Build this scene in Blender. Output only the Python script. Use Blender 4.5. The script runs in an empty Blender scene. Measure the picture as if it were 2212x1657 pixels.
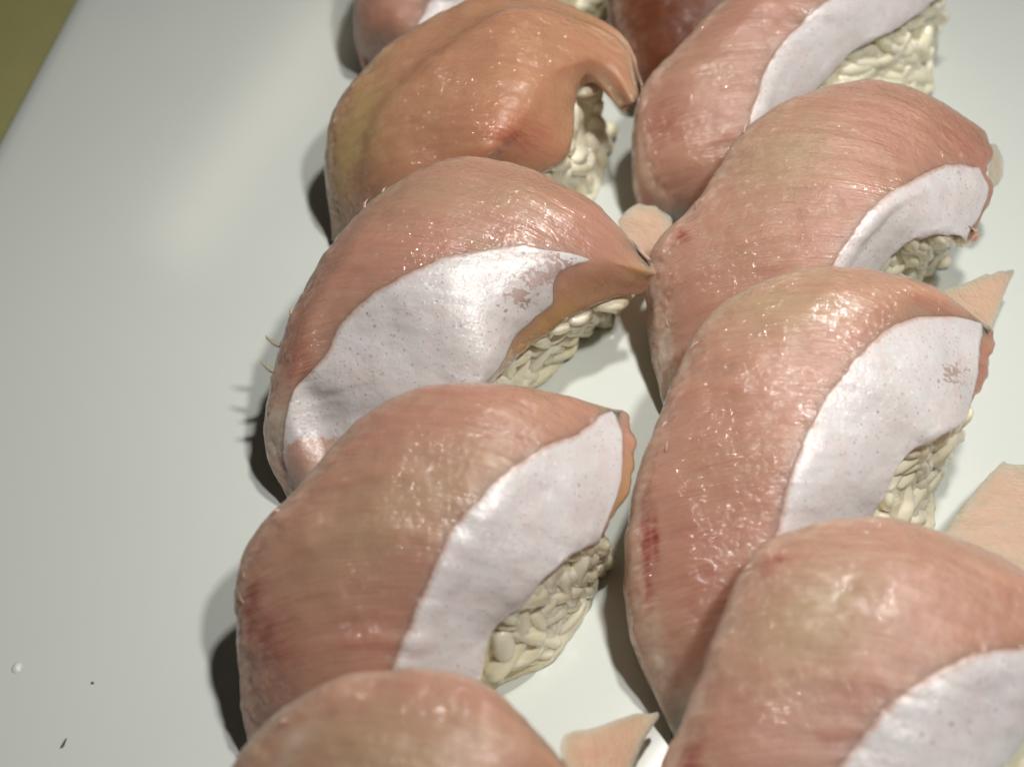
import bpy, math, random
import numpy as np
from mathutils import Vector

scene = bpy.context.scene
C = scene.collection
RNG = random.Random(7)
CM = 0.01

# ------------------------------------------------------------------ camera
TILT = math.radians(54.0)          # below the horizon
DIST = 22.0                        # cm from the centre of the plate area seen
FOC = 3000.0                       # focal length in pixels of a 2212 wide picture
CX, CY = 1106.0, 828.5
cam_pos = np.array([0.0, -DIST*math.cos(TILT), DIST*math.sin(TILT)])
cam_f = np.array([0.0, math.cos(TILT), -math.sin(TILT)])
cam_r = np.array([1.0, 0.0, 0.0])
cam_u = np.cross(cam_r, cam_f)
cd = bpy.data.cameras.new('camera')
cam = bpy.data.objects.new('camera', cd); C.objects.link(cam)
cam.location = Vector(cam_pos*CM)
cam.rotation_euler = (math.pi/2 - TILT, 0, 0)
cd.sensor_width = 36; cd.lens = 36*FOC/2212
cd.clip_start = 0.005; cd.clip_end = 20
cd.dof.use_dof = True; cd.dof.focus_distance = 0.203; cd.dof.aperture_fstop = 15.0
scene.camera = cam

# ------------------------------------------------------------------ light
w = bpy.data.worlds.new('World'); scene.world = w; w.use_nodes = True
bg = w.node_tree.nodes['Background']
bg.inputs[0].default_value = (0.80, 0.88, 0.85, 1); bg.inputs[1].default_value = 0.016

def lamp(name, loc, aim, size, power, col, spread=115):
    ld = bpy.data.lights.new(name, 'AREA'); ld.shape = 'DISK'; ld.size = size*CM
    ld.energy = power; ld.color = col; ld.spread = math.radians(spread)
    o = bpy.data.objects.new(name, ld); C.objects.link(o)
    o.location = Vector(loc)*CM
    d = (Vector(aim)-Vector(loc))
    o.rotation_euler = d.to_track_quat('-Z', 'Y').to_euler()
    return o
lamp('ceiling_lamp', (7.0, 4.2, 31), (3.4, 0, 0), 2.4, .245, (1.0, 0.97, 0.91))
lamp('ceiling_lamp', (9.5, -6.5, 30), (3.4, -1, 0), 2.4, .224, (1.0, 0.98, 0.94))
# unseen strip light, added only so the glaze mirrors a soft streak
def ray_up(px, py, h):
    a = Vector(((px-1106)/3000, 0, 0)) + Vector(cam_f) - Vector(cam_u)*((py-828.5)/3000)
    p = Vector(cam_pos) + a*(cam_pos[2]/-a.z); return p + Vector((a.x, a.y, -a.z))*(h/-a.z)
pa, pb = ray_up(690, 80, 90), ray_up(400, 520, 90)
ld = bpy.data.lights.new('added_streak_light', 'AREA'); ld.shape = 'RECTANGLE'; ld.size = (pa-pb).length*CM; ld.size_y = .06
ld.energy = .17; ld.color = (1, .86, .68)
so = bpy.data.objects.new('added_streak_light', ld); C.objects.link(so); so.location = (pa+pb)/2*CM
zz = ((pa+pb)/2).normalized(); xx = (pa-pb).normalized(); yy = zz.cross(xx).normalized(); xx = yy.cross(zz)
from mathutils import Matrix
so.rotation_euler = Matrix((xx, yy, zz)).transposed().to_euler()
vs = scene.view_settings
vs.view_transform = 'Standard'; vs.look = 'None'; vs.exposure = 0.0; vs.gamma = 1.0

# ------------------------------------------------------------------ helpers
def at(px, py, z):
    d = cam_f + (px-CX)/FOC*cam_r - (py-CY)/FOC*cam_u
    t = (z-cam_pos[2])/d[2]
    return cam_pos + t*d

def project(P):
    q = P - cam_pos
    zz = q@cam_f
    return CX + FOC*(q@cam_r)/zz, CY - FOC*(q@cam_u)/zz

def _hash(ix, iy, iz, s):
    h = (ix*374761393 + iy*668265263 + iz*2147483647 + s*974634777) & 0xffffffff
    h = ((h ^ (h >> 13))*1274126177) & 0xffffffff
    h = ((h ^ (h >> 15))*2246822519) & 0xffffffff
    return (h ^ (h >> 16)).astype(np.float64)/4294967295.0

def noise(P, f, s=0):
    """value noise in -1..1; P (...,3), f scalar or 3-vector per cm"""
    Q = P*np.asarray(f, float)
    I = np.floor(Q).astype(np.int64); F = Q-I
    F = F*F*F*(F*(F*6-15)+10)
    x, y, z = I[..., 0], I[..., 1], I[..., 2]
    r = 0
    for a in (0, 1):
        for b in (0, 1):
            for c in (0, 1):
                wgt = (F[..., 0] if a else 1-F[..., 0])*(F[..., 1] if b else 1-F[..., 1])*(F[..., 2] if c else 1-F[..., 2])
                r = r + wgt*_hash(x+a, y+b, z+c, s)
    return r*2-1

def fbm(P, f, s=0, o=3):
    r = 0; a = 1.0; f = np.asarray(f, float)
    for k in range(o):
        r = r + a*noise(P, f, s+k*17); a *= .5; f = f*2.03
    return r

def cr(P, t):
    """Catmull-Rom through P (n,...) at float parameters t"""
    P = np.asarray(P, float); n = len(P)
    Pe = np.concatenate([(2*P[0]-P[1])[None], P, (2*P[-1]-P[-2])[None]])
    i = np.clip(np.floor(t).astype(int), 0, n-2); f = t-i
    f = f.reshape((-1,)+(1,)*(P.ndim-1))
    p0, p1, p2, p3 = Pe[i], Pe[i+1], Pe[i+2], Pe[i+3]
    return .5*((2*p1)+(-p0+p2)*f+(2*p0-5*p1+4*p2-p3)*f*f+(-p0+3*p1-3*p2+p3)*f**3)

def blur(A, k=3):
    for _ in range(k):
        P = np.concatenate([A[:1], A, A[-1:]]); A = (P[:-2]+2*P[1:-1]+P[2:])/4
        P = np.concatenate([A[:, :1], A, A[:, -1:]], axis=1); A = (P[:, :-2]+2*P[:, 1:-1]+P[:, 2:])/4
    return A

def soft_normals(G, k=14):
    n = blur(normals(G), k); return n/(np.linalg.norm(n, axis=-1, keepdims=True)+1e-12)

def normals(G):
    du = np.gradient(G, axis=0); dv = np.gradient(G, axis=1)
    n = np.cross(dv, du)
    n /= np.linalg.norm(n, axis=-1, keepdims=True)+1e-12
    return n

def mesh_obj(name, V, F, mat, parent=None, origin=None, attrs=None, smooth=True, flat_from=None):
    o0 = np.zeros(3) if origin is None else origin
    me = bpy.data.meshes.new(name)
    me.from_pydata([tuple(p) for p in (np.asarray(V)-o0)*CM], [], F)
    if smooth:
        fl = np.ones(len(me.polygons), bool)
        if flat_from is not None: fl[flat_from:] = False
        me.polygons.foreach_set('use_smooth', fl)
    if attrs:
        for k, a in attrs.items():
            a = np.asarray(a)
            if a.ndim == 2:
                at_ = me.attributes.new(k, 'FLOAT_VECTOR', 'POINT'); at_.data.foreach_set('vector', a.astype(np.float32).ravel()); continue
            at_ = me.attributes.new(k, 'FLOAT', 'POINT'); at_.data.foreach_set('value', np.asarray(a, np.float32).ravel())
    me.materials.append(mat)
    me.update()
    o = bpy.data.objects.new(name, me); C.objects.link(o)
    if parent is not None: o.parent = parent
    elif origin is not None: o.location = Vector(o0*CM)
    return o

def thing(name, label, cat, loc, group=None):
    o = bpy.data.objects.new(name, None); C.objects.link(o)
    o.location = Vector(loc)*CM; o.empty_display_size = .01
    o['label'] = label; o['category'] = cat
    if group: o['group'] = group
    return o

def slab(G, thick, edge_round=.35, up=None):
    """closed sheet: top grid G, bottom offset; rounded rim ring"""
    n = soft_normals(G)
    if up is not None:
        n = n*(1-up[..., None])+np.array([0, 0, 1.0])*up[..., None]; n /= np.linalg.norm(n, axis=-1, keepdims=True)+1e-9
    nu, nv = G.shape[:2]
    th = np.broadcast_to(np.asarray(thick, float), (nu, nv))[..., None]
    B = G - n*th
    V = [G.reshape(-1, 3), B.reshape(-1, 3)]
    idx = np.arange(nu*nv).reshape(nu, nv)
    a, b, c, d = idx[:-1, :-1].ravel(), idx[1:, :-1].ravel(), idx[1:, 1:].ravel(), idx[:-1, 1:].ravel()
    F = list(zip(a.tolist(), d.tolist(), c.tolist(), b.tolist()))
    o = nu*nv
    F += list(zip((a+o).tolist(), (b+o).tolist(), (c+o).tolist(), (d+o).tolist()))
    loop = np.concatenate([idx[0, :-1], idx[:-1, -1], idx[-1, :0:-1], idx[:0:-1, 0]])
    # outward direction at the rim
    Gf = G.reshape(-1, 3); Bf = B.reshape(-1, 3)
    L = len(loop); t = Gf[np.roll(loop, -1)]-Gf[np.roll(loop, 1)]
    t /= np.linalg.norm(t, axis=1, keepdims=True)+1e-9
    nn = n.reshape(-1, 3)[loop]
    out = np.cross(t, nn); out /= np.linalg.norm(out, axis=1, keepdims=True)+1e-9
    for _ in range(10): out = (np.roll(out, 1, 0)+2*out+np.roll(out, -1, 0))/4
    out /= np.linalg.norm(out, axis=1, keepdims=True)+1e-9
    cen = G.reshape(-1, 3).mean(0)
    if np.mean(np.einsum('ij,ij->i', out, Gf[loop]-cen)) < 0: out = -out
    tl = th.reshape(-1, 1)[loop]
    R1 = Gf[loop] + out*tl*edge_round*.8 - nn*tl*.22
    R2 = Gf[loop] + out*tl*edge_round*.8 - nn*tl*.78
    V += [R1, R2]
    r1 = 2*o; r2 = 2*o+L
    for i in range(L):
        j = (i+1) % L
        F.append((int(loop[i]), int(r1+i), int(r1+j), int(loop[j])))
        F.append((int(r1+i), int(r2+i), int(r2+j), int(r1+j)))
        F.append((int(r2+i), int(loop[i]+o), int(loop[j]+o), int(r2+j)))
    return np.concatenate(V), F, loop

# ------------------------------------------------------------------ materials
class NT:
    def __init__(s, name):
        s.m = bpy.data.materials.new(name); s.m.use_nodes = True
        s.t = s.m.node_tree; s.n = s.t.nodes; s.b = s.n['Principled BSDF']
    def add(s, typ, **kw):
        x = s.n.new(typ)
        for k, v in kw.items():
            if k.startswith('i_'):
                x.inputs[int(k[2:]) if k[2:].isdigit() else k[2:].replace('_', ' ')].default_value = v
            else: setattr(x, k, v)
        return x
    def link(s, a, b): s.t.links.new(a, b)
    def coord(s, scale=(100, 100, 100), rot=(0, 0, 0)):
        tc = s.add('ShaderNodeTexCoord'); mp = s.add('ShaderNodeMapping')
        mp.inputs['Scale'].default_value = tuple(1/v for v in scale); mp.inputs['Rotation'].default_value = rot
        mp.vector_type = 'TEXTURE'
        s.link(tc.outputs['Object'], mp.inputs[0]); return mp.outputs[0]
    def noise(s, co, sc, det=3, rough=.55, dist=0):
        x = s.add('ShaderNodeTexNoise'); x.inputs['Scale'].default_value = sc
        x.inputs['Detail'].default_value = det; x.inputs['Roughness'].default_value = rough
        x.inputs['Distortion'].default_value = dist
        s.link(co, x.inputs['Vector']); return x.outputs['Fac']
    def voro(s, co, sc, feature='F1'):
        x = s.add('ShaderNodeTexVoronoi'); x.feature = feature; x.inputs['Scale'].default_value = sc
        s.link(co, x.inputs['Vector']); return x
    def ramp(s, fac, stops):
        x = s.add('ShaderNodeValToRGB'); r = x.color_ramp
        while len(r.elements) < len(stops): r.elements.new(.5)
        for e, (p, c) in zip(r.elements, stops):
            e.position = p; e.color = (c, c, c, 1) if isinstance(c, (int, float)) else (*c, 1)
        s.link(fac, x.inputs[0]); return x.outputs[0]
    def mix(s, fac, a, b, typ='MIX'):
        x = s.add('ShaderNodeMix'); x.data_type = 'RGBA'; x.blend_type = typ
        for v, k in ((fac, 0), (a, 6), (b, 7)):
            if isinstance(v, (int, float)): x.inputs[k].default_value = v if k == 0 else (v, v, v, 1)
            elif isinstance(v, tuple): x.inputs[k].default_value = (*v, 1)
            else: s.link(v, x.inputs[k])
        return x.outputs[2]
    def math(s, op, a, b=0.0, clamp=False):
        x = s.add('ShaderNodeMath'); x.operation = op; x.use_clamp = clamp
        for v, k in ((a, 0), (b, 1)):
            if isinstance(v, (int, float)): x.inputs[k].default_value = v
            else: s.link(v, x.inputs[k])
        return x.outputs[0]
    def fibre(s, scale):
        x = s.add('ShaderNodeAttribute'); x.attribute_name = 'fib'
        mp = s.add('ShaderNodeMapping'); mp.vector_type = 'POINT'; mp.inputs['Scale'].default_value = scale
        s.link(x.outputs['Vector'], mp.inputs[0]); return mp.outputs[0]
    def attr(s, name):
        x = s.add('ShaderNodeAttribute'); x.attribute_name = name; return x.outputs['Fac']
    def bump(s, h, strength, dist, normal=None):
        x = s.add('ShaderNodeBump'); x.inputs['Strength'].default_value = strength
        x.inputs['Distance'].default_value = dist*CM
        s.link(h, x.inputs['Height'])
        if normal is not None: s.link(normal, x.inputs['Normal'])
        return x.outputs[0]
    def set(s, **kw):
        for k, v in kw.items():
            i = s.b.inputs[k.replace('_', ' ')]
            if hasattr(v, 'is_linked') or hasattr(v, 'links'): s.link(v, i)
            else: i.default_value = v

def flesh_mat(name, pink, tan, red=(.25, .022, .020), sparkle=1.0, coat=1.0, rot=-.3, fibre=1.0):
    m = NT(name)
    co = m.coord(); cf = m.fibre((.22, 4.0, 2.0))
    big = m.noise(co, .55, 3, .6)
    f1 = m.noise(cf, 5.5, 4, .65, .4)
    f2 = m.noise(cf, 1.3, 3, .6, .6)
    tanf = m.math('ADD', m.attr('tan'), m.ramp(big, [(.35, 0.0), (.7, .35)]), True)
    col = m.mix(tanf, pink, tan)
    col = m.mix(m.ramp(f2, [(.35, 0.0), (.65, .20*fibre)]), col, tuple(min(1, c*1.28) for c in tan))
    col = m.mix(m.ramp(f1, [(.4, 0.0), (.65, .20*fibre)]), col, tuple(c*.62 for c in pink))
    mot = m.noise(co, 9.0, 3, .6)
    col = m.mix(m.ramp(mot, [(.45, 0.0), (.7, .12)]), col, tuple(min(1, c*1.2) for c in pink))
    bl = m.math('MULTIPLY', m.attr('blood'), m.ramp(f1, [(.34, .12), (.6, 1.0)]), True)
    col = m.mix(bl, col, red)
    am = m.math('MULTIPLY', m.attr('amber'), m.ramp(f2, [(.25, .5), (.6, 1.0)]), True)
    col = m.mix(am, col, (.50, .27, .105))
    pl = m.math('MULTIPLY', m.attr('pale'), m.ramp(m.noise(co, 6, 3), [(.3, .5), (.6, 1.0)]), True)
    col = m.mix(pl, col, (.60, .47, .38))
    h = m.math('ADD', m.math('MULTIPLY', f1, .8*fibre), m.math('MULTIPLY', mot, .5))
    nb = m.bump(h, .6, .03)
    wet = m.voro(co, 11.0); wet2 = m.noise(co, 15.0, 2, .55)
    zone = m.ramp(m.noise(co, 1.6, 3, .6), [(.34, .25), (.56, 1.0)])
    hw = m.math('MULTIPLY', m.math('ADD', m.math('MULTIPLY', wet2, .8), m.math('MULTIPLY', wet.outputs['Distance'], .6)), zone)
    nw = m.bump(hw, 1.0, .046*sparkle, m.bump(h, .6, .015))
    m.set(Base_Color=col, Roughness=.37, Subsurface_Weight=1.0, Subsurface_Scale=.008,
          Specular_IOR_Level=.3, Coat_Weight=coat, Coat_Roughness=.09, Coat_IOR=1.5, Normal=nb, Coat_Normal=nw)
    m.b.inputs['Subsurface Radius'].default_value = (1.0, .58, .45)
    return m.m

def skin_mat(name, base=(.78, .675, .665), pores=1.0, holes=0.0):
    m = NT(name)
    co = m.coord()
    n1 = m.noise(co, 1.1, 4, .6); n2 = m.noise(co, 12, 3, .6)
    col = m.mix(m.ramp(n1, [(.35, 0.0), (.7, .5)]), base, (base[0]*.86, base[1]*.84, base[2]*.78))
    col = m.mix(m.ramp(n2, [(.35, .0), (.7, .35)]), col, (.70, .62, .63))
    # warp the pore lattice so that it does not read as a grid
    vv = m.voro(co, 8.5); vd = vv.outputs['Distance']
    rnd = m.add('ShaderNodeSeparateColor'); m.link(vv.outputs['Color'], rnd.inputs[0])
    zone = m.math('ADD', m.ramp(m.noise(co, .9, 2), [(.42, .12), (.62, .6)]), m.attr('hole'), True)
    size = m.math('MULTIPLY', m.math('POWER', rnd.outputs[0], 1.6), .30*pores)
    size = m.math('MULTIPLY', size, zone)
    wob = m.math('ADD', vd, m.math('MULTIPLY', m.math('SUBTRACT', m.noise(co, 18, 2), .5), .5))
    pore = m.math('LESS_THAN', wob, size)
    v2 = m.voro(co, 17.0); r2 = m.add('ShaderNodeSeparateColor'); m.link(v2.outputs['Color'], r2.inputs[0])
    pore2 = m.math('LESS_THAN', v2.outputs['Distance'], m.math('MULTIPLY', m.math('POWER', r2.outputs[1], 2.0), .34*pores))
    # torn patches
    hn = m.noise(m.coord(scale=(60, 160, 100), rot=(0, 0, -.2)), 11.0, 2, .5, .8)
    torn = m.math('GREATER_THAN', m.math('MULTIPLY', m.attr('hole'), hn), .47)
    pf = m.math('MAXIMUM', m.math('MAXIMUM', pore, m.math('MULTIPLY', pore2, .6)), torn)
    col = m.mix(m.math('MULTIPLY', pf, .7), col, (.33, .17, .12))
    col = m.mix(m.ramp(m.math('MULTIPLY', m.attr('flesh'), m.math('ADD', m.noise(co, 7, 3), .4)), [(.36, 0.0), (.50, .9)]), col, (.47, .24, .17))
    col = m.mix(m.ramp(m.noise(co, 2.0, 4, .6, .5), [(.42, 0.0), (.66, .45)]), col, (base[0]*.90, base[1]*.76, base[2]*.74))
    rm = m.ramp(m.math('MULTIPLY', m.attr('rim'), m.math('ADD', m.noise(co, 14, 3), .45)), [(.25, 0.0), (.85, .85)])
    col = m.mix(rm, col, (.52, .29, .22))
    h = m.math('SUBTRACT', m.math('ADD', m.math('MULTIPLY', n2, .6), m.math('MULTIPLY', m.noise(co, 3.5, 3), .5)), m.math('MULTIPLY', pf, .8))
    nb = m.bump(h, .6, .025)
    hw = m.math('ADD', m.noise(co, 13, 2, .6), m.math('MULTIPLY', m.noise(co, 6, 2), .4))
    nw = m.bump(hw, 1.0, .04)
    m.set(Base_Color=col, Roughness=.36, Specular_IOR_Level=.5, Subsurface_Weight=.4, Subsurface_Scale=.0014,
          Coat_Weight=.75, Coat_Roughness=.18, Coat_IOR=1.4, Normal=nb, Coat_Normal=nw, Sheen_Weight=.15)
    m.b.inputs['Subsurface Radius'].default_value = (1.0, .6, .5)
    return m.m

def rice_mat(name, a, b, bump=.3, coat=.5):
    m = NT(name)
    co = m.coord(); oi = m.add('ShaderNodeObjectInfo')
    n = m.noise(co, 3.0, 3)
    f = m.math('ADD', m.math('MULTIPLY', oi.outputs['Random'], .55), m.math('MULTIPLY', n, .6), True)
    col = m.mix(f, a, b)
    col = m.mix(m.ramp(m.noise(co, 1.3, 3), [(.52, 0.0), (.7, .5)]), col, (b[0]*.88, b[1]*.84, b[2]*.6))
    nb = m.bump(m.noise(co, 8, 3), bump, .04)
    m.set(Base_Color=col, Roughness=.32, Subsurface_Weight=.4, Subsurface_Scale=.0012, Coat_Weight=coat, Coat_Roughness=.10, Normal=nb)
    m.b.inputs['Subsurface Radius'].default_value = (1.0, .97, .82)
    return m.m

PINK = (.475, .235, .178); TAN = (.43, .295, .19)
M_flesh = flesh_mat('raw_fish_flesh', PINK, TAN)
M_flesh_wet = flesh_mat('raw_fish_flesh_wet', PINK, TAN, sparkle=1.6)
M_orange = flesh_mat('orange_fish_flesh', (.50, .24, .15), (.48, .33, .16), red=(.42, .07, .05), sparkle=1.25, fibre=.5, rot=-1.2)
M_shade_tint = flesh_mat('shade_tinted_fish_flesh', (.17, .05, .02), (.14, .055, .025), sparkle=.8, coat=.25)  # shade from the neighbouring piece is put into this darker flesh colour
M_flap = flesh_mat('pale_fish_end', (.66, .41, .31), (.62, .45, .33), fibre=.6)
M_cut = flesh_mat('cut_edge', (.46, .22, .10), (.44, .28, .13), fibre=.7)
M_skin = skin_mat('silver_skin')
M_skin_torn = skin_mat('silver_skin_torn', base=(.76, .66, .645), pores=1.15)
M_rice = rice_mat('cooked_rice', (.94, .89, .74), (.92, .85, .63))
M_core = rice_mat('rice_core', (.94, .88, .70), (.92, .84, .60), .8, .3)
M_shred = rice_mat('pale_membrane', (.52, .30, .22), (.50, .34, .25), .3, .1)
M_fringe = rice_mat('membrane', (.40, .37, .29), (.33, .30, .22), .3)

# ------------------------------------------------------------------ plate and table
def plate_material():
    m = NT('white_glaze'); co = m.coord()
    col = m.mix(m.noise(co, .25, 2), (.60, .635, .60), (.645, .675, .64))
    nb = m.bump(m.noise(co, .25, 1, .3), .2, .04)
    m.set(Base_Color=col, Roughness=.38, Specular_IOR_Level=.05, Coat_Weight=1.0, Coat_Roughness=.12, Normal=nb)
    return m.m
E0, E1 = at(162, 0, -.03), at(-4, 310, -.03)
ed = (E0-E1); ed[2] = 0; ed /= np.linalg.norm(ed)
en = np.array([ed[1], -ed[0], 0.0])                       # points into the plate
pc = E0*np.array([1, 1, 0]) + en*13.5 - ed*5.0             # plate centre
HL, HW = 27.0, 13.5
def rrect(inset, z, n=28, R=5.0):
    r = max(R-inset, .6); a, b = HL-inset, HW-inset
    pts = []
    for qx, qy, a0 in ((1, 1, 0), (-1, 1, 90), (-1, -1, 180), (1, -1, 270)):
        for k in range(n):
            t = math.radians(a0+90*k/(n-1))
            pts.append(pc + ed*(qx*(a-r)+r*math.cos(t)) + en*(qy*(b-r)+r*math.sin(t)) + np.array([0, 0, z]))
    return pts
def plate_rise(d): return -.06*max(0, 1-d/.22)**2
prof = [(13.3, 0.0)] + [(d, plate_rise(d)) for d in np.linspace(11, .05, 44)]
prof += [(.0, -.08), (.02, -.10), (.12, -.12), (.5, -.18), (1.5, -.26), (4.0, -.45), (4.2, -1.0), (4.6, -1.0), (4.9, -.55), (9.0, -.5)]
V = []; F = []
for d, z in prof: V += rrect(d, z)
nr = 4*28
for i in range(len(prof)-1):
    for j in range(nr):
        k = (j+1) % nr
        F.append((i*nr+j, i*nr+k, (i+1)*nr+k, (i+1)*nr+j))
F.append(tuple(range(nr-1, -1, -1))); F.append(tuple((len(prof)-1)*nr+j for j in range(nr)))
plate = mesh_obj('serving_plate', V, F, plate_material(), origin=pc*np.array([1, 1, 0])+np.array([0, 0, -1.0]))
plate['label'] = 'large white glazed plate carrying the two rows of sushi'; plate['category'] = 'plate'

m = NT('olive_cloth'); co = m.coord()
m.set(Base_Color=m.mix(m.noise(co, 1.5, 4), (.27, .255, .10), (.32, .30, .12)), Roughness=.8,
      Normal=m.bump(m.noise(co, 12, 3), .3, .03))
tb = [(-60, -50, -1.0), (60, -50, -1.0), (60, 70, -1.0), (-60, 70, -1.0)]
tv = tb + [(x, y, -3.0) for x, y, z in tb]
table = mesh_obj('table_top', tv, [(0, 1, 2, 3), (7, 6, 5, 4), (0, 4, 5, 1), (1, 5, 6, 2), (2, 6, 7, 3), (3, 7, 4, 0)], m.m,
                 origin=np.array([0, 0, -3.0]), smooth=False)
table['kind'] = 'structure'; table['label'] = 'olive green table top beyond the plate edge'

# ------------------------------------------------------------------ rice grains (shared meshes)
def grain_mesh(seed):
    r = random.Random(seed); V = []; F = []
    nu, nv = 8, 10; L = .27+r.random()*.06; R = .112+r.random()*.02; bend = (r.random()-.5)*.10
    V.append((-L, 0, bend))
    for i in range(1, nu):
        a = math.pi*i/nu; x = -L*math.cos(a); rr = R*math.sin(a)**.75*(1+.08*math.sin(3*a+seed))
        for j in range(nv):
            t = 2*math.pi*j/nv
            V.append((x, rr*math.cos(t)*1.12, rr*math.sin(t)*.92 + bend*(x/L)**2))
    V.append((L, 0, bend))
    for j in range(nv):
        F.append((0, 1+(j+1) % nv, 1+j)); e = 1+(nu-2)*nv
        F.append((len(V)-1, e+j, e+(j+1) % nv))
    for i in range(nu-2):
        for j in range(nv):
            k = (j+1) % nv
            F.append((1+i*nv+j, 1+i*nv+k, 1+(i+1)*nv+k, 1+(i+1)*nv+j))
    me = bpy.data.meshes.new('rice_grain')
    me.from_pydata([tuple(c*CM for c in v) for v in V], [], F); me.polygons.foreach_set('use_smooth', [True]*len(F))
    me.materials.append(M_rice); me.update(); return me
GRAINS = [grain_mesh(s) for s in range(7)]

# ------------------------------------------------------------------ one piece of sushi
def blob(U, Vv, blobs):
    r = np.zeros_like(U)
    for (x, y, rx, ry, ang, s) in blobs:
        c, sn = math.cos(math.radians(ang)), math.sin(math.radians(ang))
        dx, dy = U-x, Vv-y
        a = (dx*c+dy*sn)/rx; b = (-dx*sn+dy*c)/ry
        r = np.maximum(r, s*np.exp(-(a*a+b*b)*1.2))
    return r

def fib_coord(G, seed):
    # muscle fibres sweep across the slice in gentle arcs
    x = G[..., 0]; y = G[..., 1]; z = G[..., 2]
    xc = x.mean()-.2; h = x-xc
    s = y + .13*h*h + .10*h + .55*(z-2) + .12*fbm(G, .5, seed+200, 2)
    return np.stack([h+seed*3.3, s+seed*7.7, z*.5], axis=-1)

def sushi(label, S, W, E, foot=None, M=None, N=None, Fc=None, flesh=None, band=True, skin=None, blood=(), tan=(), pale=(), amber=(),
          hole=(), bulge=.18, groove=0.0, seed=1, rough_edge=1.0, shreds=3, core_end=.955, grain_rows=(.32, 1.0), ngr=110, ends=1.0, fleshy=(), tip=None, tend=1.0, apex=False, tail=0.0):
    flesh = flesh or M_flesh; skin = skin or M_skin
    n = len(S)
    S3 = np.array([at(*p) for p in S]); W3 = np.array([at(*p) for p in W]); E3 = np.array([at(*p) for p in E])
    # the trimmed back edge stands a little clear of the plate
    for i in range(1, n):
        for Q3, Q, f_ in ((S3, S, .5), (W3, W, .2)):
            z = Q[i][2]; Q3[i] = at(Q[i][0], Q[i][1], z+f_*max(0, 1-z/2.8))
    def between(A, B, a, lift):
        P = A*(1-a)+B*a; P[:, 2] += lift; return P
    M3 = between(S3, W3, .45, bulge)
    if M:
        for i, p in M.items(): M3[i] = at(*p)
    N3 = between(W3, E3, .5, .10)
    if N:
        for i, p in N.items(): N3[i] = at(*p)
    aw = S3-M3; aw[:, 2] = 0
    aw /= np.linalg.norm(aw, axis=1, keepdims=True)+1e-6
    wSW = np.linalg.norm(S3-W3, axis=1)
    for i in range(1, n):
        if wSW[i] < .5: aw[i] = aw[i-1]
    if wSW[0] < .5: aw[0] = aw[1]
    opn = np.clip(wSW/1.0, .12, 1)
    opn[-1] *= .25
    zc = S3[:, 2]
    B1 = S3 + aw*.16*opn[:, None]; B1[:, 2] = zc - np.minimum(.32, zc*.35)*opn
    B2 = S3 + aw*.10*opn[:, None]; B2[:, 2] = zc - np.minimum(1.0, zc*.75)*opn
    B1[-1] = S3[-1]-aw[-1]*.05-np.array([0, 0, .13]); B2[-1] = S3[-1]-aw[-1]*.14-np.array([0, 0, .24])
    inw = N3-E3; inw[:, 2] = 0; inw /= np.linalg.norm(inw, axis=1, keepdims=True)+1e-6
    F3 = E3 + inw*.03; F3[:, 2] = E3[:, 2]-np.minimum(.16, E3[:, 2]*.5)
    if Fc:
        for i, p in Fc.items(): F3[i] = at(*p)
    cols = [B2, B1, S3]
    if groove:
        G3 = between(S3, M3, .55, 0); G3[:, 2] -= groove*np.linspace(1, .2, n); cols.append(G3)
    cols += [M3, W3, N3, E3, F3]
    iW = len(cols)-4; iE = len(cols)-2
    K = np.stack(cols, axis=1)                      # n x cols x 3
    nu = 190
    tu = np.linspace(0, n-1, nu)
    spans = [4, 8] + [26]*(iW-2) + [20, 20] + [8]
    tv = np.concatenate([np.linspace(i, i+1, s, endpoint=False) for i, s in enumerate(spans)]+[[len(cols)-1]])
    G = cr(K, tu)                                   # nu x cols x 3
    G = np.swapaxes(cr(np.swapaxes(G, 0, 1), tv), 0, 1)
    G[..., 2] = np.maximum(G[..., 2], .26)
    nrm = soft_normals(G, 8)
    if np.mean(nrm[..., 2]) < 0: nrm = -nrm
    # how open the sheet is across its width here: no relief or thickness where it runs to a point
    dv_ = np.linalg.norm(np.gradient(G, axis=1), axis=-1)
    openness = np.clip(blur(dv_, 6)/.014, 0, 1)
    off = np.array([seed*13.7, seed*5.1, seed*3.3])
    P = G+off
    Pf = fib_coord(G, seed)
    vv = np.broadcast_to(tv[None, :], G.shape[:2]).copy(); uu = np.broadcast_to(tu[:, None]/(n-1), G.shape[:2])
    is_edge = np.exp(-((vv-2.0)/.28)**2)            # rough trimmed edge along the back
    d = .045*fbm(P, .8, seed, 2) + np.clip(1.25-np.clip(vv-iW, 0, 1), .25, 1)*.013*fbm(Pf, (.5, 4.5, 3.0), seed+5, 3) + .010*noise(P, 5.0, seed+9)
    d = d + is_edge*rough_edge*(.045*noise(P, 2.3, seed+2)+.018*noise(P, 7.0, seed+3)+.026*noise(P, 17., seed+4))*np.clip(1.35-uu*1.2, .15, 1)
    G = G + nrm*(d*openness*np.clip(G[..., 2]/.8, .3, 1))[..., None]
    # uneven outer rims
    je = (noise(P, 3.2, seed+31)*.045+noise(P, 9, seed+32)*.022)*np.clip((vv-iE+.15)/.3, 0, 1)
    G[..., 2] += je
    te = np.clip((uu-.97)/.03, 0, 1)
    tdir = G[-1]-G[-8]; tdir = np.broadcast_to(tdir.mean(0), tdir.shape); tdir = tdir/(np.linalg.norm(tdir, axis=-1, keepdims=True)+1e-6)
    G = G + (te*(noise(P, 3.0, seed+41)*.06+noise(P, 9, seed+42)*.03))[..., None]*tdir[None]
    G[..., 2] = np.maximum(G[..., 2], .24)
    U, Vp = project(G)
    origin = np.array([G[..., 0].mean(), G[..., 1].mean(), 0.0])
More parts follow.
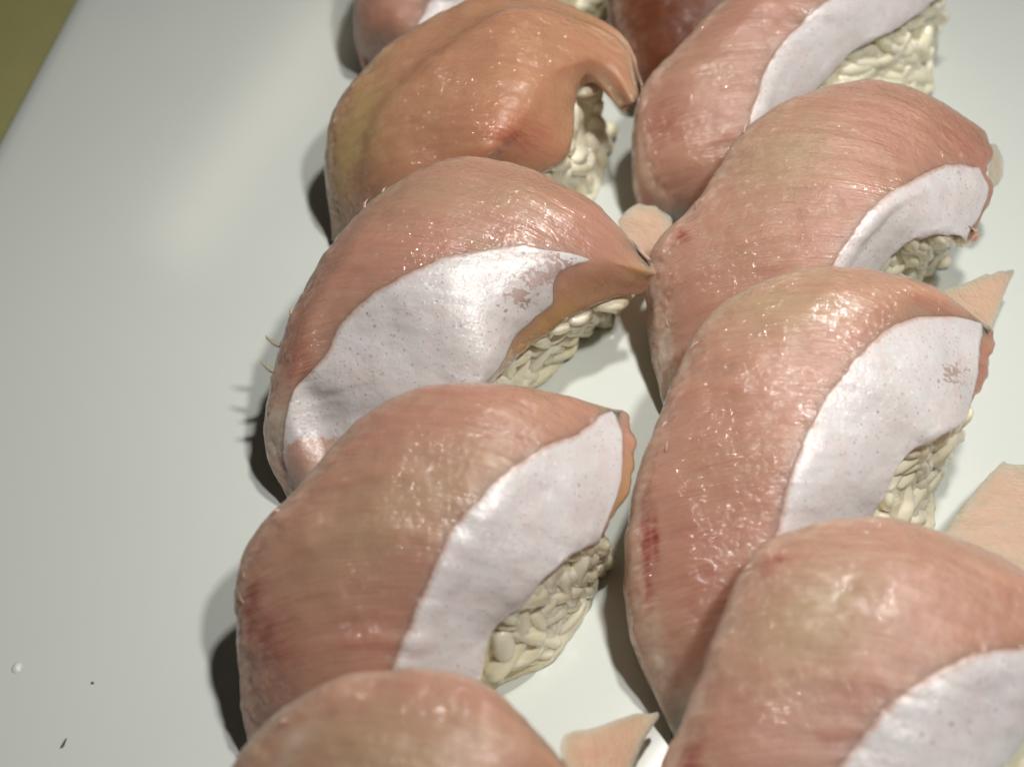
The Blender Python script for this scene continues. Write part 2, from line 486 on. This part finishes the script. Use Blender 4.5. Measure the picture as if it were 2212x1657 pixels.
    t = thing('fish_sushi', label, 'sushi', origin, 'sushi pieces laid in two rows on the plate')
    Gr = G[::-1]                                    # orientation for outward normals
    nchk = normals(Gr)
    rev = np.mean(nchk[..., 2]) > 0
    Gs = Gr if rev else G
    fl = (lambda A: A[::-1]) if rev else (lambda A: A)
    thick = .20
    sm = lambda x: np.clip(x, 0, 1)**2*(3-2*np.clip(x, 0, 1))
    corner = np.maximum(sm((uu-.84)/.12), sm((.10-uu)/.08))*sm((2.9-vv)/.7)
    tipf = 1-.55*sm((uu-.9)/.1)
    thk = fl(.075+.125*np.minimum(openness, 1-corner))
    Vv_, Ff, loop = slab(Gs, thk, .35, fl(np.maximum(sm((uu-.86)/.1), sm((.08-uu)/.08))*sm((5.5-vv)/2.5)))
    at_b = blob(U, Vp, blood); at_t = blob(U, Vp, tan); at_p = blob(U, Vp, pale); at_a = blob(U, Vp, amber)
    wob = noise(P, 2.2, seed+77)*.35+noise(Pf, (1.2, 6, 4), seed+78)*.35
    at_b = np.clip(at_b*(1+wob), 0, 1); at_t = np.clip(at_t*(1+wob*.6), 0, 1); at_p = np.clip(at_p*(1+wob), 0, 1)
    at_p = np.maximum(at_p, np.exp(-((vv-2.15)/.4)**2)*np.clip(1.2-uu*1.3, 0, 1)*np.clip((noise(P, 6, seed+90)+noise(P, 13, seed+91)*.7)*2.2, 0, 1)*.13)
    at_p = np.maximum(at_p, np.exp(-((vv-1.85)/.3)**2)*.42)
    def full(A):
        A = fl(A).reshape(-1); return np.concatenate([A, A, A[loop], A[loop]])
    def fullv(A):
        A = fl(A).reshape(-1, 3); return np.concatenate([A, A, A[loop], A[loop]])
    nG = soft_normals(G, 4)
    if np.mean(nG[..., 2]) < 0: nG = -nG
    mesh_obj('fish_slice', Vv_, Ff, flesh, t, origin, {'fib': fullv(fib_coord(G, seed)), 'blood': full(at_b), 'tan': full(at_t), 'amber': full(np.clip(at_a, 0, 1)), 'pale': full(at_p)})
    # ---- silver skin: its own thin sheet over the near side of the slice
    if band:
        nb_ = 60
        ru = np.arange(0, min(nu-4, int(nu*tend)))
        cumv = tv
        Bs = np.zeros((len(ru), nb_, 3)); hs = np.zeros((len(ru), nb_)); fs = np.zeros((len(ru), nb_)); es = np.zeros((len(ru), nb_))
        jw = noise(P[:, 0], 3.0, seed+51)*.035 + noise(P[:, 0], 9.0, seed+52)*.012 + noise(P[:, 0], 20.0, seed+53)*.012
        for i in ru:
            un = i/(nu-1); v0 = iW; v1 = iE+.5
            if tip is not None:
                q_ = np.clip((un-tip)/(tend-tip), 0, 1)**(1.15 if apex else 3.0)
                if apex: v0 += (iE-1-v0)*q_*.97; v1 += (iE-1-v1)*q_*.97
                else: v0 += (2.05-v0)*q_
            if tail: v0 += (2.15-v0)*np.clip((tail-un)/tail*1.3, 0, 1)**1.6
            v0 += jw[i]
            q = np.linspace(v0, v1, nb_)
            lift = np.clip((q-v0)/.05, 0, 1)*.009*np.clip((v1-q)/.1, .3, 1)
            for c in range(3): Bs[i, :, c] = np.interp(q, cumv, G[i, :, c]) + np.interp(q, cumv, nG[i, :, c])*(lift+.003)
            es[i] = np.clip(1-(q-v0)/.16, 0, 1)
            hs[i] = np.interp(q, cumv, blob(U[i], Vp[i], hole)) if hole else 0
            fs[i] = np.interp(q, cumv, blob(U[i], Vp[i], fleshy)) if fleshy else 0
        if rev: Bs, hs, fs, es = Bs[::-1], hs[::-1], fs[::-1], es[::-1]
        Vb, Fb, lp = slab(Bs, .018, .2)
        def fb(A):
            A = A.reshape(-1); return np.concatenate([A, A, A[lp], A[lp]])
        mesh_obj('silver_skin', Vb, Fb, skin, t, origin, {'hole': fb(hs), 'flesh': fb(fs), 'rim': fb(es)})
    # ---- torn wisps of membrane along the trimmed back edge
    rs = random.Random(seed*17+3)
    for k in range(shreds):
        i = int(rs.uniform(.14, .6)*nu); j = int(np.searchsorted(tv, rs.uniform(1.7, 2.25)))
        p0 = G[i, j]-nG[i, j]*.02; al = G[min(i+5, nu-1), j]-G[i-5, j]; al /= np.linalg.norm(al)+1e-6
        L_ = rs.uniform(.06, .17); sd = rs.choice((-1, 1))
        p1 = p0+nG[i, j]*L_*.45+al*sd*L_*.5; p2 = p1+nG[i, j]*L_*.1+al*sd*L_*.7
        barb(t, origin, [p0, p1, p2], rs.uniform(.014, .030), mat=M_shred)
    # ---- pressed rice under the slice
    if foot is not None:
        ft = np.array([at(x, y, 0.0) for x, y in foot]); ft = cr(ft, tu)
        us = np.linspace(int(nu*.16), int(nu*core_end), 56).astype(int)
        Eu = np.array([G[i, -1] for i in range(nu)])
        jS = int(np.searchsorted(tv, 2.0)); jM = int(np.searchsorted(tv, iW-.5)); jW = int(np.searchsorted(tv, iW)); jN = int(np.searchsorted(tv, iE-1))
        jE = int(np.searchsorted(tv, iE-.25))
        rings = []
        for i in us:
            e = min(1.0, 3.5*min((i-us[0]+2)/(us[-1]-us[0]), (us[-1]-i+2)/(us[-1]-us[0])))
            top = [G[i, j]-nG[i, j]*(thick+.02) for j in (jS+6, jM, jW, jN, jE)]
            bz = top[0].copy(); bz[2] = .0
            mid_b = top[0]*.5+bz*.5
            f = ft[i].copy(); inn = top[3]-f; inn[2] = 0; inn /= np.linalg.norm(inn)+1e-6
            f0 = f + inn*.16; fh = f + inn*.10
            ring = [bz+np.array([0, 0, .004]), mid_b]+top
            for h in (.25, .5, .75): 
                q = top[-1]*(1-h)+fh*h - inn*.12*math.sin(math.pi*h)+inn*.12; ring.append(q)
            f0[2] = .004; ring.append(f0)
            ring = np.array(ring)
            # keep below the slice and shrink toward the ends
            c = ring.mean(0); c[2] = .1
            s_ = .55+.45*math.sin(e*math.pi/2)
            ring = c+(ring-c)*s_; ring[:, 2] = np.maximum(ring[:, 2], .004)
            rings.append(ring)
        R = np.array(rings)
        R2 = np.concatenate([R, R[:, :1]], axis=1)
        m_ = R2.shape[1]
        R2 = np.swapaxes(cr(np.swapaxes(R2, 0, 1), np.linspace(0, m_-1, (m_-1)*5+1)), 0, 1)[:, :-1]
        R2[..., 2] = np.maximum(R2[..., 2], .004)
        Q = R2+off
        cc = R2.mean(axis=1, keepdims=True)
        outw = R2-cc; outw /= np.linalg.norm(outw, axis=-1, keepdims=True)+1e-6
        front = np.clip((np.arange(R2.shape[1])/R2.shape[1]-.58)/.08, 0, 1)[None, :]
        R2 = R2 + outw*((.05*noise(Q, 2.6, seed+61)+.03*noise(Q, 5.5, seed+62)+.24*front-.06))[..., None]
        R2[..., 2] = np.maximum(R2[..., 2], .003)
        a_, b_ = R2.shape[:2]
        Vc = R2.reshape(-1, 3); Fc_ = []
        for i in range(a_-1):
            for j in range(b_):
                k = (j+1) % b_
                Fc_.append((i*b_+j, i*b_+k, (i+1)*b_+k, (i+1)*b_+j))
        Fc_.append(tuple(range(b_-1, -1, -1))); Fc_.append(tuple((a_-1)*b_+j for j in range(b_)))
        mesh_obj('rice_bed', Vc, Fc_, M_core, t, origin)
        rg = random.Random(seed*91+5)
        for k in range(int(ngr*.8)):
            u = rg.uniform(*grain_rows); h = rg.random()**.9
            i = min(nu-1, int(u*(nu-1)))
            e = G[i, -1] - nG[i, -1]*.16
            f = ft[i]; inn = G[i, jN]-f; inn[2] = 0; inn /= np.linalg.norm(inn)+1e-6
            p = e*(1-h)+f*h
            p = p - inn*(.10*math.sin(math.pi*min(1, h*1.1))) + inn*(.05+.11*rg.random()) - np.array([0, 0, 1.0])*.16*max(0, 1-h*3.5)
            p[2] = max(p[2], .10)
            if u > .93: p += (G[int(nu*.8), -1]-G[nu-1, -1])*(u-.93)*1.5*np.array([1, 1, 0])
            tdir_ = G[min(nu-1, i+4), -1]-G[max(0, i-4), -1]; tdir_ /= np.linalg.norm(tdir_)+1e-6
            dn = f-e; dn /= np.linalg.norm(dn)+1e-6
            th = rg.gauss(1.35, .55)
            ax = tdir_*math.cos(th)+dn*math.sin(th)
            nrmv = np.cross(tdir_, dn); nrmv /= np.linalg.norm(nrmv)+1e-6
            ax = ax + nrmv*rg.uniform(-.14, .14)
            half = .28*abs(ax[2])
            p[2] = max(p[2], .09+half*.9)
            o = bpy.data.objects.new('rice_grain', GRAINS[rg.randrange(7)]); C.objects.link(o); o.parent = t
            o.location = Vector((p-origin)*CM)
            o.rotation_euler = Vector(ax).to_track_quat('X', 'Z').to_euler()
            s = rg.uniform(.95, 1.45); o.scale = (s, s*rg.uniform(.9, 1.2), s)
    return t, origin, G, nG

def sheet(name, cols, mat, t, origin, seed, thick=.14, nu=70, per=16, blobs=None, amp=1.0, pale=0.0, rnd=.45):
    K = np.stack([np.array([at(*p) for p in c]) for c in cols], axis=1)
    n, m_ = K.shape[:2]
    G = cr(K, np.linspace(0, n-1, nu)); G = np.swapaxes(cr(np.swapaxes(G, 0, 1), np.linspace(0, m_-1, (m_-1)*per+1)), 0, 1)
    a_ = np.linspace(-1, 1, G.shape[0])[:, None]; b_ = np.linspace(-1, 1, G.shape[1])[None, :]
    aa = a_*np.sqrt(1-rnd*b_*b_*.5); bb = b_*np.sqrt(1-rnd*a_*a_*.5)
    fi = (aa+1)/2*(G.shape[0]-1); fj = (bb+1)/2*(G.shape[1]-1)
    i0 = np.clip(fi.astype(int), 0, G.shape[0]-2); j0 = np.clip(fj.astype(int), 0, G.shape[1]-2)
    di = (fi-i0)[..., None]; dj = (fj-j0)[..., None]
    G = G[i0, j0]*(1-di)*(1-dj)+G[i0+1, j0]*di*(1-dj)+G[i0, j0+1]*(1-di)*dj+G[i0+1, j0+1]*di*dj
    nn = normals(G)
    if nn[..., 2].mean() < 0: G = G[:, ::-1]; nn = normals(G)
    P = G+np.array([seed*3.1, seed*1.7, 0])
    G = G+nn*((.06*fbm(P, .8, seed, 2)+.012*fbm(P, 4.5, seed+3, 2))*amp)[..., None]
    rim = np.zeros(G.shape[:2]); rim[0] = rim[-1] = 1; rim[:, 0] = rim[:, -1] = 1
    rim[1] = rim[-2] = .6; rim[:, 1] = rim[:, -2] = .6
    G = G + (rim*noise(P, 4.0, seed+8))[..., None]*np.array([.035, .035, .015])
    G[..., 2] = np.maximum(G[..., 2], thick+.01)
    Gs = G if normals(G)[..., 2].mean() > 0 else G[:, ::-1]
    ed_ = np.minimum(1-np.abs(np.linspace(-1, 1, Gs.shape[0]))[:, None], 1-np.abs(np.linspace(-1, 1, Gs.shape[1]))[None, :])
    V, F, lp = slab(Gs, thick*(.3+.7*np.clip(ed_/.35, 0, 1)))
    z = np.zeros(len(V)); A = fib_coord(Gs, seed).reshape(-1, 3)
    return mesh_obj(name, V, F, mat, t, origin, {'fib': np.concatenate([A, A, A[lp], A[lp]]), 'blood': z, 'tan': z, 'pale': z+pale})

def barb(t, origin, pts, r0, name='membrane_shred', mat=None):
    """small tapering wisp through 3-D points"""
    P = cr(np.array(pts, float), np.linspace(0, len(pts)-1, 9)); V = []; F = []; k = 7
    for i, p in enumerate(P):
        d = P[min(i+1, 8)]-P[max(i-1, 0)]; d /= np.linalg.norm(d)+1e-9
        a = np.cross(d, [0, 0, 1.0]); a /= np.linalg.norm(a)+1e-9; b = np.cross(d, a)
        r = r0*(1-i/8.4)*(1+.15*math.sin(i*2.3))
        for j in range(k):
            q = 2*math.pi*j/k; V.append(p+a*r*math.cos(q)*1.3+b*r*math.sin(q)*.8)
    for i in range(8):
        for j in range(k):
            F.append((i*k+j, i*k+(j+1) % k, (i+1)*k+(j+1) % k, (i+1)*k+j))
    F.append(tuple(range(k-1, -1, -1))); F.append(tuple(8*k+j for j in range(k)))
    return mesh_obj(name, V, F, mat or M_fringe, t, origin)

# ---- left row, from the nearest to the farthest
t, og, G, nG = sushi('tan rounded sushi nearest the camera in the left row, cut off by the picture bottom',
    S=[(430,2350,.2),(400,2100,.9),(430,1830,1.8),(556,1602,2.4),(760,1474,2.85),(1010,1466,2.95),(1222,1640,2.4)],
    W=[(700,2350,.8),(740,2150,1.7),(800,2000,2.2),(880,1880,2.8),(1000,1800,3.0),(1120,1770,2.8),(1240,1760,2.3)],
    E=[(900,2400,.6),(940,2230,1.2),(980,2150,1.6),(1050,2070,1.9),(1120,2020,2.0),(1200,1960,2.0),(1270,1860,1.8)],
    foot=[(920,2450),(1000,2350),(1080,2270),(1150,2200),(1220,2120),(1270,2030),(1280,1960)],
    tan=[(850,1620,330,120,0,.8)], pale=[(640,1600,30,70,35,.6)], seed=1, ngr=50)
sheet('fish_end', [[(1200,1580,1.5),(1300,1565,1.1),(1380,1545,.7),(1440,1530,.5)],
                   [(1225,1660,1.3),(1300,1640,1.0),(1370,1600,.7),(1425,1560,.5)],
                   [(1245,1850,1.0),(1310,1780,.8),(1365,1680,.6),(1402,1600,.45)]], M_flap, t, og, 3, rnd=.55)

t, og, G, nG = sushi('second sushi from the bottom of the left row, pale skin ending in a pointed tip',
    S=[(575,1660,.25),(527,1460,.8),(540,1215,1.7),(655,1060,2.3),(840,872,2.8),(1060,824,2.85),(1341,886,2.15)],
    W=[(800,1640,.8),(845,1455,1.7),(895,1320,2.2),(975,1145,2.75),(1105,1008,2.95),(1225,948,2.7),(1362,960,2.1)],
    E=[(980,1640,.6),(1032,1475,1.2),(1058,1360,1.6),(1125,1285,1.95),(1175,1232,2.1),(1240,1180,2.1),(1308,1152,1.8)],
    N={6: (1352,1060,1.98)}, M={6: (1362,905,2.15)}, tip=.79,
    foot=[(1000,1660),(1100,1490),(1155,1430),(1205,1370),(1255,1310),(1285,1250),(1295,1200)],
    amber=[(1345,1080,25,110,8,.9)], blood=[(538,1325,22,85,6,1.0),(585,1380,60,70,0,.5)], tan=[(900,1080,260,110,-30,.75)],
    hole=[(1310,1010,60,110,10,.55),(1230,1140,60,30,0,.5)], seed=2, ngr=150)
b0 = at(650,1090,2.1)
barb(t, og, [at(655,1085,2.1), at(630,1100,2.15), at(606,1108,2.2)], .05)

t, og, G, nG = sushi('sushi with torn speckled skin and small thorny shreds on its left edge',
    S=[(650,1100,.25),(580,930,.7),(612,760,1.4),(665,615,2.0),(800,440,2.6),(1020,343,2.85),(1250,412,2.6),(1405,560,1.9)],
    W=[(760,1120,.5),(690,900,1.1),(690,812,1.65),(745,690,2.2),(860,605,2.7),(1020,545,2.9),(1215,530,2.72),(1412,588,1.82)],
    E=[(850,1150,.3),(900,1000,1.0),(965,900,1.6),(1020,825,2.0),(1060,770,2.2),(1090,690,2.35),(1215,600,2.45),(1402,612,1.65)],
    Fc={3: (1035,850,1.7), 4: (1095,790,1.65), 5: (1160,730,1.7), 6: (1290,655,1.75), 7: (1388,630,1.5)}, M={7: (1411,572,1.87)}, N={7: (1410,600,1.76)},
    foot=[(870,1180),(960,1050),(1040,930),(1110,840),(1160,805),(1215,765),(1265,705),(1290,650)],
    blood=[(640,790,40,90,15,.35)], tan=[(1000,420,260,60,0,.5)], skin=M_skin_torn, tip=.80, tend=.905, apex=True, tail=.36,
    hole=[(1180,590,120,55,-15,1.15),(1120,640,60,50,0,1.1),(1000,560,140,30,0,.6),(1190,560,100,25,0,1.1)], amber=[(1190,710,190,50,-40,.95),(1380,600,60,40,0,.6)], fleshy=[(700,1030,150,95,0,1.3)], pale=[(590,960,45,150,0,1.0)], seed=3, ngr=120)
sheet('fish_end', [[(1330,470,1.3),(1370,445,1.1),(1420,436,.9)],
                   [(1360,540,1.4),(1405,510,1.1),(1452,480,.9)],
                   [(1370,640,1.3),(1405,590,1.0),(1440,535,.8)]], M_flap, t, og, 5)
for (x0, y0, z0, x1, y1, z1) in ((622,742,1.5,578,732,1.75), (608,800,1.35,567,785,1.6), (598,838,1.2,588,822,1.3), (640,690,1.7,630,676,1.8)):
    a, b = at(x0, y0, z0), at(x1, y1, z1)
    barb(t, og, [a, a*.5+b*.5+np.array([0, -.04, -.03]), b*.97+a*.03, b+np.array([-.03, .03, .05])], .058)

t, og, G, nG = sushi('orange brown glistening sushi without skin, yellowish along its left edge',
    S=[(735,520,.25),(718,380,.8),(722,260,1.5),(790,150,2.1),(930,40,2.6),(1120,-20,2.8),(1330,62,2.5),(1393,190,2.1)],
    W=[(860,540,.6),(930,440,1.6),(1000,360,2.2),(1050,290,2.65),(1100,220,2.85),(1160,150,2.9),(1300,120,2.55),(1364,214,1.98)],
    E=[(950,560,.3),(1040,480,.9),(1100,430,1.3),(1160,375,1.7),(1222,325,1.9),(1242,225,2.2),(1274,166,2.3),(1335,230,1.85)],
    foot=[(1000,600),(1080,540),(1160,490),(1220,450),(1270,410),(1300,350),(1300,290),(1290,230)],
    M={6: (1322,82,2.6), 7: (1381,200,2.05)}, N={6: (1284,148,2.42), 7: (1349,224,1.9)},
    flesh=M_orange, band=False, grain_rows=(.32, .86), core_end=.86, blood=[(1130,290,70,60,0,.6)], tan=[(760,300,45,190,18,.9)], groove=.06,
    seed=4, ngr=80, bulge=.2)

t, og, G, nG = sushi('farthest sushi of the left row, mostly cut off behind the orange piece',
    S=[(805,150,.3),(783,60,.9),(785,-60,1.6),(830,-180,2.2),(950,-300,2.7),(1150,-340,2.7),(1330,-250,2.1)],
    W=[(850,170,.6),(893,70,1.4),(930,0,1.7),(990,-80,2.3),(1080,-160,2.7),(1180,-220,2.7),(1330,-245,2.1)],
    E=[(1010,150,.5),(1070,60,1.1),(1110,0,1.5),(1160,-60,1.9),(1210,-110,2.0),(1270,-140,2.0),(1320,-130,1.8)],
    foot=[(1050,170),(1130,120),(1180,90),(1240,60),(1290,28),(1320,0),(1340,-40)],
    seed=5, ngr=60)

# ---- right row
t, og, G, nG = sushi('large glistening sushi nearest the camera in the right row, cut off at lower right',
    S=[(1330,2250,.25),(1340,2000,.8),(1425,1720,1.6),(1535,1470,2.2),(1655,1195,2.7),(1880,1117,2.9),(2110,1180,2.75),(2400,1330,2.2)],
    W=[(1600,2300,.7),(1660,2050,1.4),(1740,1840,2.0),(1830,1635,2.5),(1950,1500,2.9),(2090,1420,3.0),(2230,1392,2.8),(2410,1350,2.2)],
    E=[(1830,2350,.5),(1880,2150,1.1),(1960,2000,1.6),(2060,1830,2.0),(2120,1725,2.2),(2190,1620,2.2),(2260,1540,2.1),(2420,1500,1.8)],
    foot=[(1880,2400),(1980,2250),(2080,2100),(2170,1980),(2240,1880),(2310,1790),(2370,1700),(2440,1640)],
    blood=[(1488,1650,28,60,20,1.0),(1670,1215,60,22,-35,.6)], tan=[(1760,1330,190,130,-40,.9)],
    hole=[(2050,1560,120,70,0,.7),(2140,1480,100,50,0,.4)], flesh=M_flesh_wet, seed=6, ngr=60)
sheet('fish_end', [[(2010,1170,2.2),(2080,1090,1.5),(2135,1030,1.0),(2165,988,.7)],
                   [(2110,1200,2.3),(2160,1110,1.6),(2200,1060,1.1),(2230,1010,.7)],
                   [(2230,1280,2.2),(2290,1180,1.6),(2330,1120,1.1),(2350,1060,.7)]], M_flap, t, og, 7)

t, og, G, nG = sushi('right row sushi with dark red streak on its left edge and wide porous white skin',
    S=[(1485,1605,.25),(1395,1330,.8),(1388,1080,1.5),(1470,820,2.2),(1570,655,2.7),(1800,580,2.95),(2000,612,2.7),(2133,704,2.15)],
    W=[(1620,1600,.6),(1640,1330,1.4),(1672,1160,2.0),(1715,1010,2.5),(1785,855,2.8),(1890,735,2.95),(1995,690,2.7),(2140,750,2.1)],
    E=[(1700,1650,.4),(1790,1330,.8),(1860,1150,1.4),(1918,1050,1.9),(1960,975,2.1),(2020,935,2.2),(2075,905,2.1),(2092,885,1.9)],
    N={7: (2122,825,1.98)}, M={7: (2141,722,2.15)}, tip=.79,
    foot=[(1760,1680),(1850,1400),(1930,1240),(1985,1130),(2000,1085),(2012,1050),(2022,1000),(2028,965)],
    blood=[(1398,1210,14,150,-2,1.0),(1416,1165,9,70,-3,1.0),(1540,1230,180,80,80,.3)], tan=[(1720,650,200,80,-10,.9)],
    pale=[(1490,1540,60,80,20,1.0),(1418,1410,30,120,-12,.75)],
    hole=[(2060,810,60,60,30,1.0),(1990,770,40,40,0,.4)], seed=7, ngr=110)
sheet('fish_end', [[(2000,635,1.6),(2080,612,1.2),(2150,590,.9),(2196,576,.7)],
                   [(2060,700,1.6),(2110,660,1.2),(2160,615,.9),(2188,592,.65)],
                   [(2110,760,1.5),(2140,715,1.2),(2162,660,.9),(2178,615,.65)]], M_flap, t, og, 8)

t, og, G, nG = sushi('right row sushi sparkling wet with one small red spot and grey lilac skin',
    S=[(1458,890,.25),(1428,700,.8),(1428,545,1.5),(1530,420,2.1),(1622,280,2.6),(1780,192,2.9),(1960,187,2.7),(2128,285,2.1)],
    W=[(1620,900,.6),(1690,780,1.3),(1755,660,1.9),(1808,550,2.4),(1885,445,2.75),(1970,388,2.75),(2055,355,2.5),(2125,365,2.1)],
    E=[(1740,900,.4),(1790,800,.9),(1840,690,1.4),(1895,585,1.8),(1945,525,2.1),(2005,500,2.2),(2060,497,2.1),(2098,515,1.8)],
    N={7: (2146,420,1.95)}, M={7: (2140,325,2.1)},
    foot=[(1780,930),(1850,820),(1900,730),(1945,655),(1970,622),(1990,600),(2000,560),(2005,530)],
    blood=[(1474,510,20,15,30,1.0),(2080,300,90,50,40,.25)], tan=[(1700,340,150,110,-40,.8)], flesh=M_flesh_wet,
    pale=[(1500,450,12,30,30,1.0),(1438,780,22,150,0,.7)], seed=8, ngr=90)
sheet('skin_flake', [[(2135,310,1.8),(2150,318,1.7),(2160,330,1.6)], [(2140,350,1.7),(2158,358,1.5),(2168,370,1.4)],
                     [(2135,400,1.5),(2148,402,1.4),(2156,400,1.3)]], M_flap, t, og, 9, thick=.06, pale=.5)

t, og, G, nG = sushi('right row sushi whose white skin arches over bare rice in the upper right corner',
    S=[(1470,480,.3),(1402,370,.9),(1392,215,1.6),(1470,100,2.1),(1600,-20,2.6),(1780,-110,2.9),(1960,-120,2.6),(2090,-60,2.1)],
    W=[(1560,450,.9),(1600,330,1.5),(1618,260,1.9),(1660,140,2.3),(1735,45,2.6),(1840,-30,2.75),(1960,-70,2.5),(2095,-55,2.1)],
    E=[(1640,470,.6),(1670,350,1.1),(1700,260,1.5),(1755,185,1.8),(1830,110,2.05),(1910,68,2.15),(1985,20,2.1),(2050,-20,1.9)],
    foot=[(1680,520),(1750,420),(1820,340),(1900,280),(1960,245),(2000,200),(2008,130),(2015,70)],
    blood=[(1430,260,70,50,0,.4)], seed=9, ngr=170)

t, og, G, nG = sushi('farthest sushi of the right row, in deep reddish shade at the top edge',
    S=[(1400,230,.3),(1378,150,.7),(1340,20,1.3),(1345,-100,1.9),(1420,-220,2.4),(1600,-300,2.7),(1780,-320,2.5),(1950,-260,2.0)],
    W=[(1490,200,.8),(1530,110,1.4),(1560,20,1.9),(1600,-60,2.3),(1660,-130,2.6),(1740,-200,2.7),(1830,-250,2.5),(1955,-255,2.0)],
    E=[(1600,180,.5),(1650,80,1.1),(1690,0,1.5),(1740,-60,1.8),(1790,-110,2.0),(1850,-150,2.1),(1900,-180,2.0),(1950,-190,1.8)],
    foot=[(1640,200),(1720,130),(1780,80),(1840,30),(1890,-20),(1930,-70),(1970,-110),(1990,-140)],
    flesh=M_shade_tint, shreds=0, seed=10, ngr=40)

# ------------------------------------------------------------------ specks on the plate
M_speck = NT('dark_speck'); M_speck.set(Base_Color=(.06, .05, .03, 1), Roughness=.6); M_speck = M_speck.m
def plate_z(p):
    q = p-pc; d = min(HW-abs(q@en), HL-abs(q@ed)); return plate_rise(d)
for (x, y, rx, ry, ang, lab) in ((200,1475,.022,.018,0,'tiny round black speck on the bare left part of the plate'),
        (138,1606,.02,.075,-20,'short thin dark sliver on the plate near its lower left corner'),
        (1050,1026,0,0,0,None)):
    if lab is None: continue
    p = at(x, y, 0.0); p = at(x, y, plate_z(p)); V = []; F = []
    for i in range(1, 5):
        for j in range(10):
            a = math.pi*i/5; b = 2*math.pi*j/10
            wob = 1+.2*math.sin(3*b+i)
            q = np.array([rx*math.sin(a)*math.cos(b)*wob, ry*math.sin(a)*math.sin(b)*wob, .012*math.cos(a)+.010])
            c, s = math.cos(math.radians(ang)), math.sin(math.radians(ang))
            V.append(p+np.array([q[0]*c-q[1]*s, q[0]*s+q[1]*c, q[2]]))
    for i in range(3):
        for j in range(10): F.append((i*10+j, (i+1)*10+j, (i+1)*10+(j+1) % 10, i*10+(j+1) % 10))
    F.append(tuple(range(9, -1, -1))[::-1]); F.append(tuple(30+j for j in range(10))[::-1])
    o = mesh_obj('food_speck', V, F, M_speck, origin=p); o['label'] = lab; o['category'] = 'speck'; o['group'] = 'dark specks on the plate'
# a drop of liquid that catches the lamp
M_drop = NT('clear_drop'); M_drop.set(Base_Color=(.75, .76, .72, 1), Roughness=.05, Coat_Weight=1.0); M_drop = M_drop.m
p = at(36, 1442, 0.0); p = at(36, 1442, plate_z(p)-.005); V = []; F = []
for i in range(6):
    r = .085*(i+1)/6; z = .035*(1-((i+1)/6)**2)
    for j in range(16):
        b = 2*math.pi*j/16; V.append(p+np.array([r*math.cos(b)*.9*(1+.1*math.sin(2*b)), r*math.sin(b)*1.1, z]))
V.append(p+np.array([0, 0, .035]))
for j in range(16): F.append((len(V)-1, j, (j+1) % 16))
for i in range(5):
    for j in range(16): F.append((i*16+j, (i+1)*16+j, (i+1)*16+(j+1) % 16, i*16+(j+1) % 16))
F.append(tuple(80+j for j in range(15, -1, -1)))
o = mesh_obj('liquid_drop', V, F, M_drop, origin=p); o['label'] = 'small bright drop of liquid near the left side of the plate'; o['category'] = 'drop'
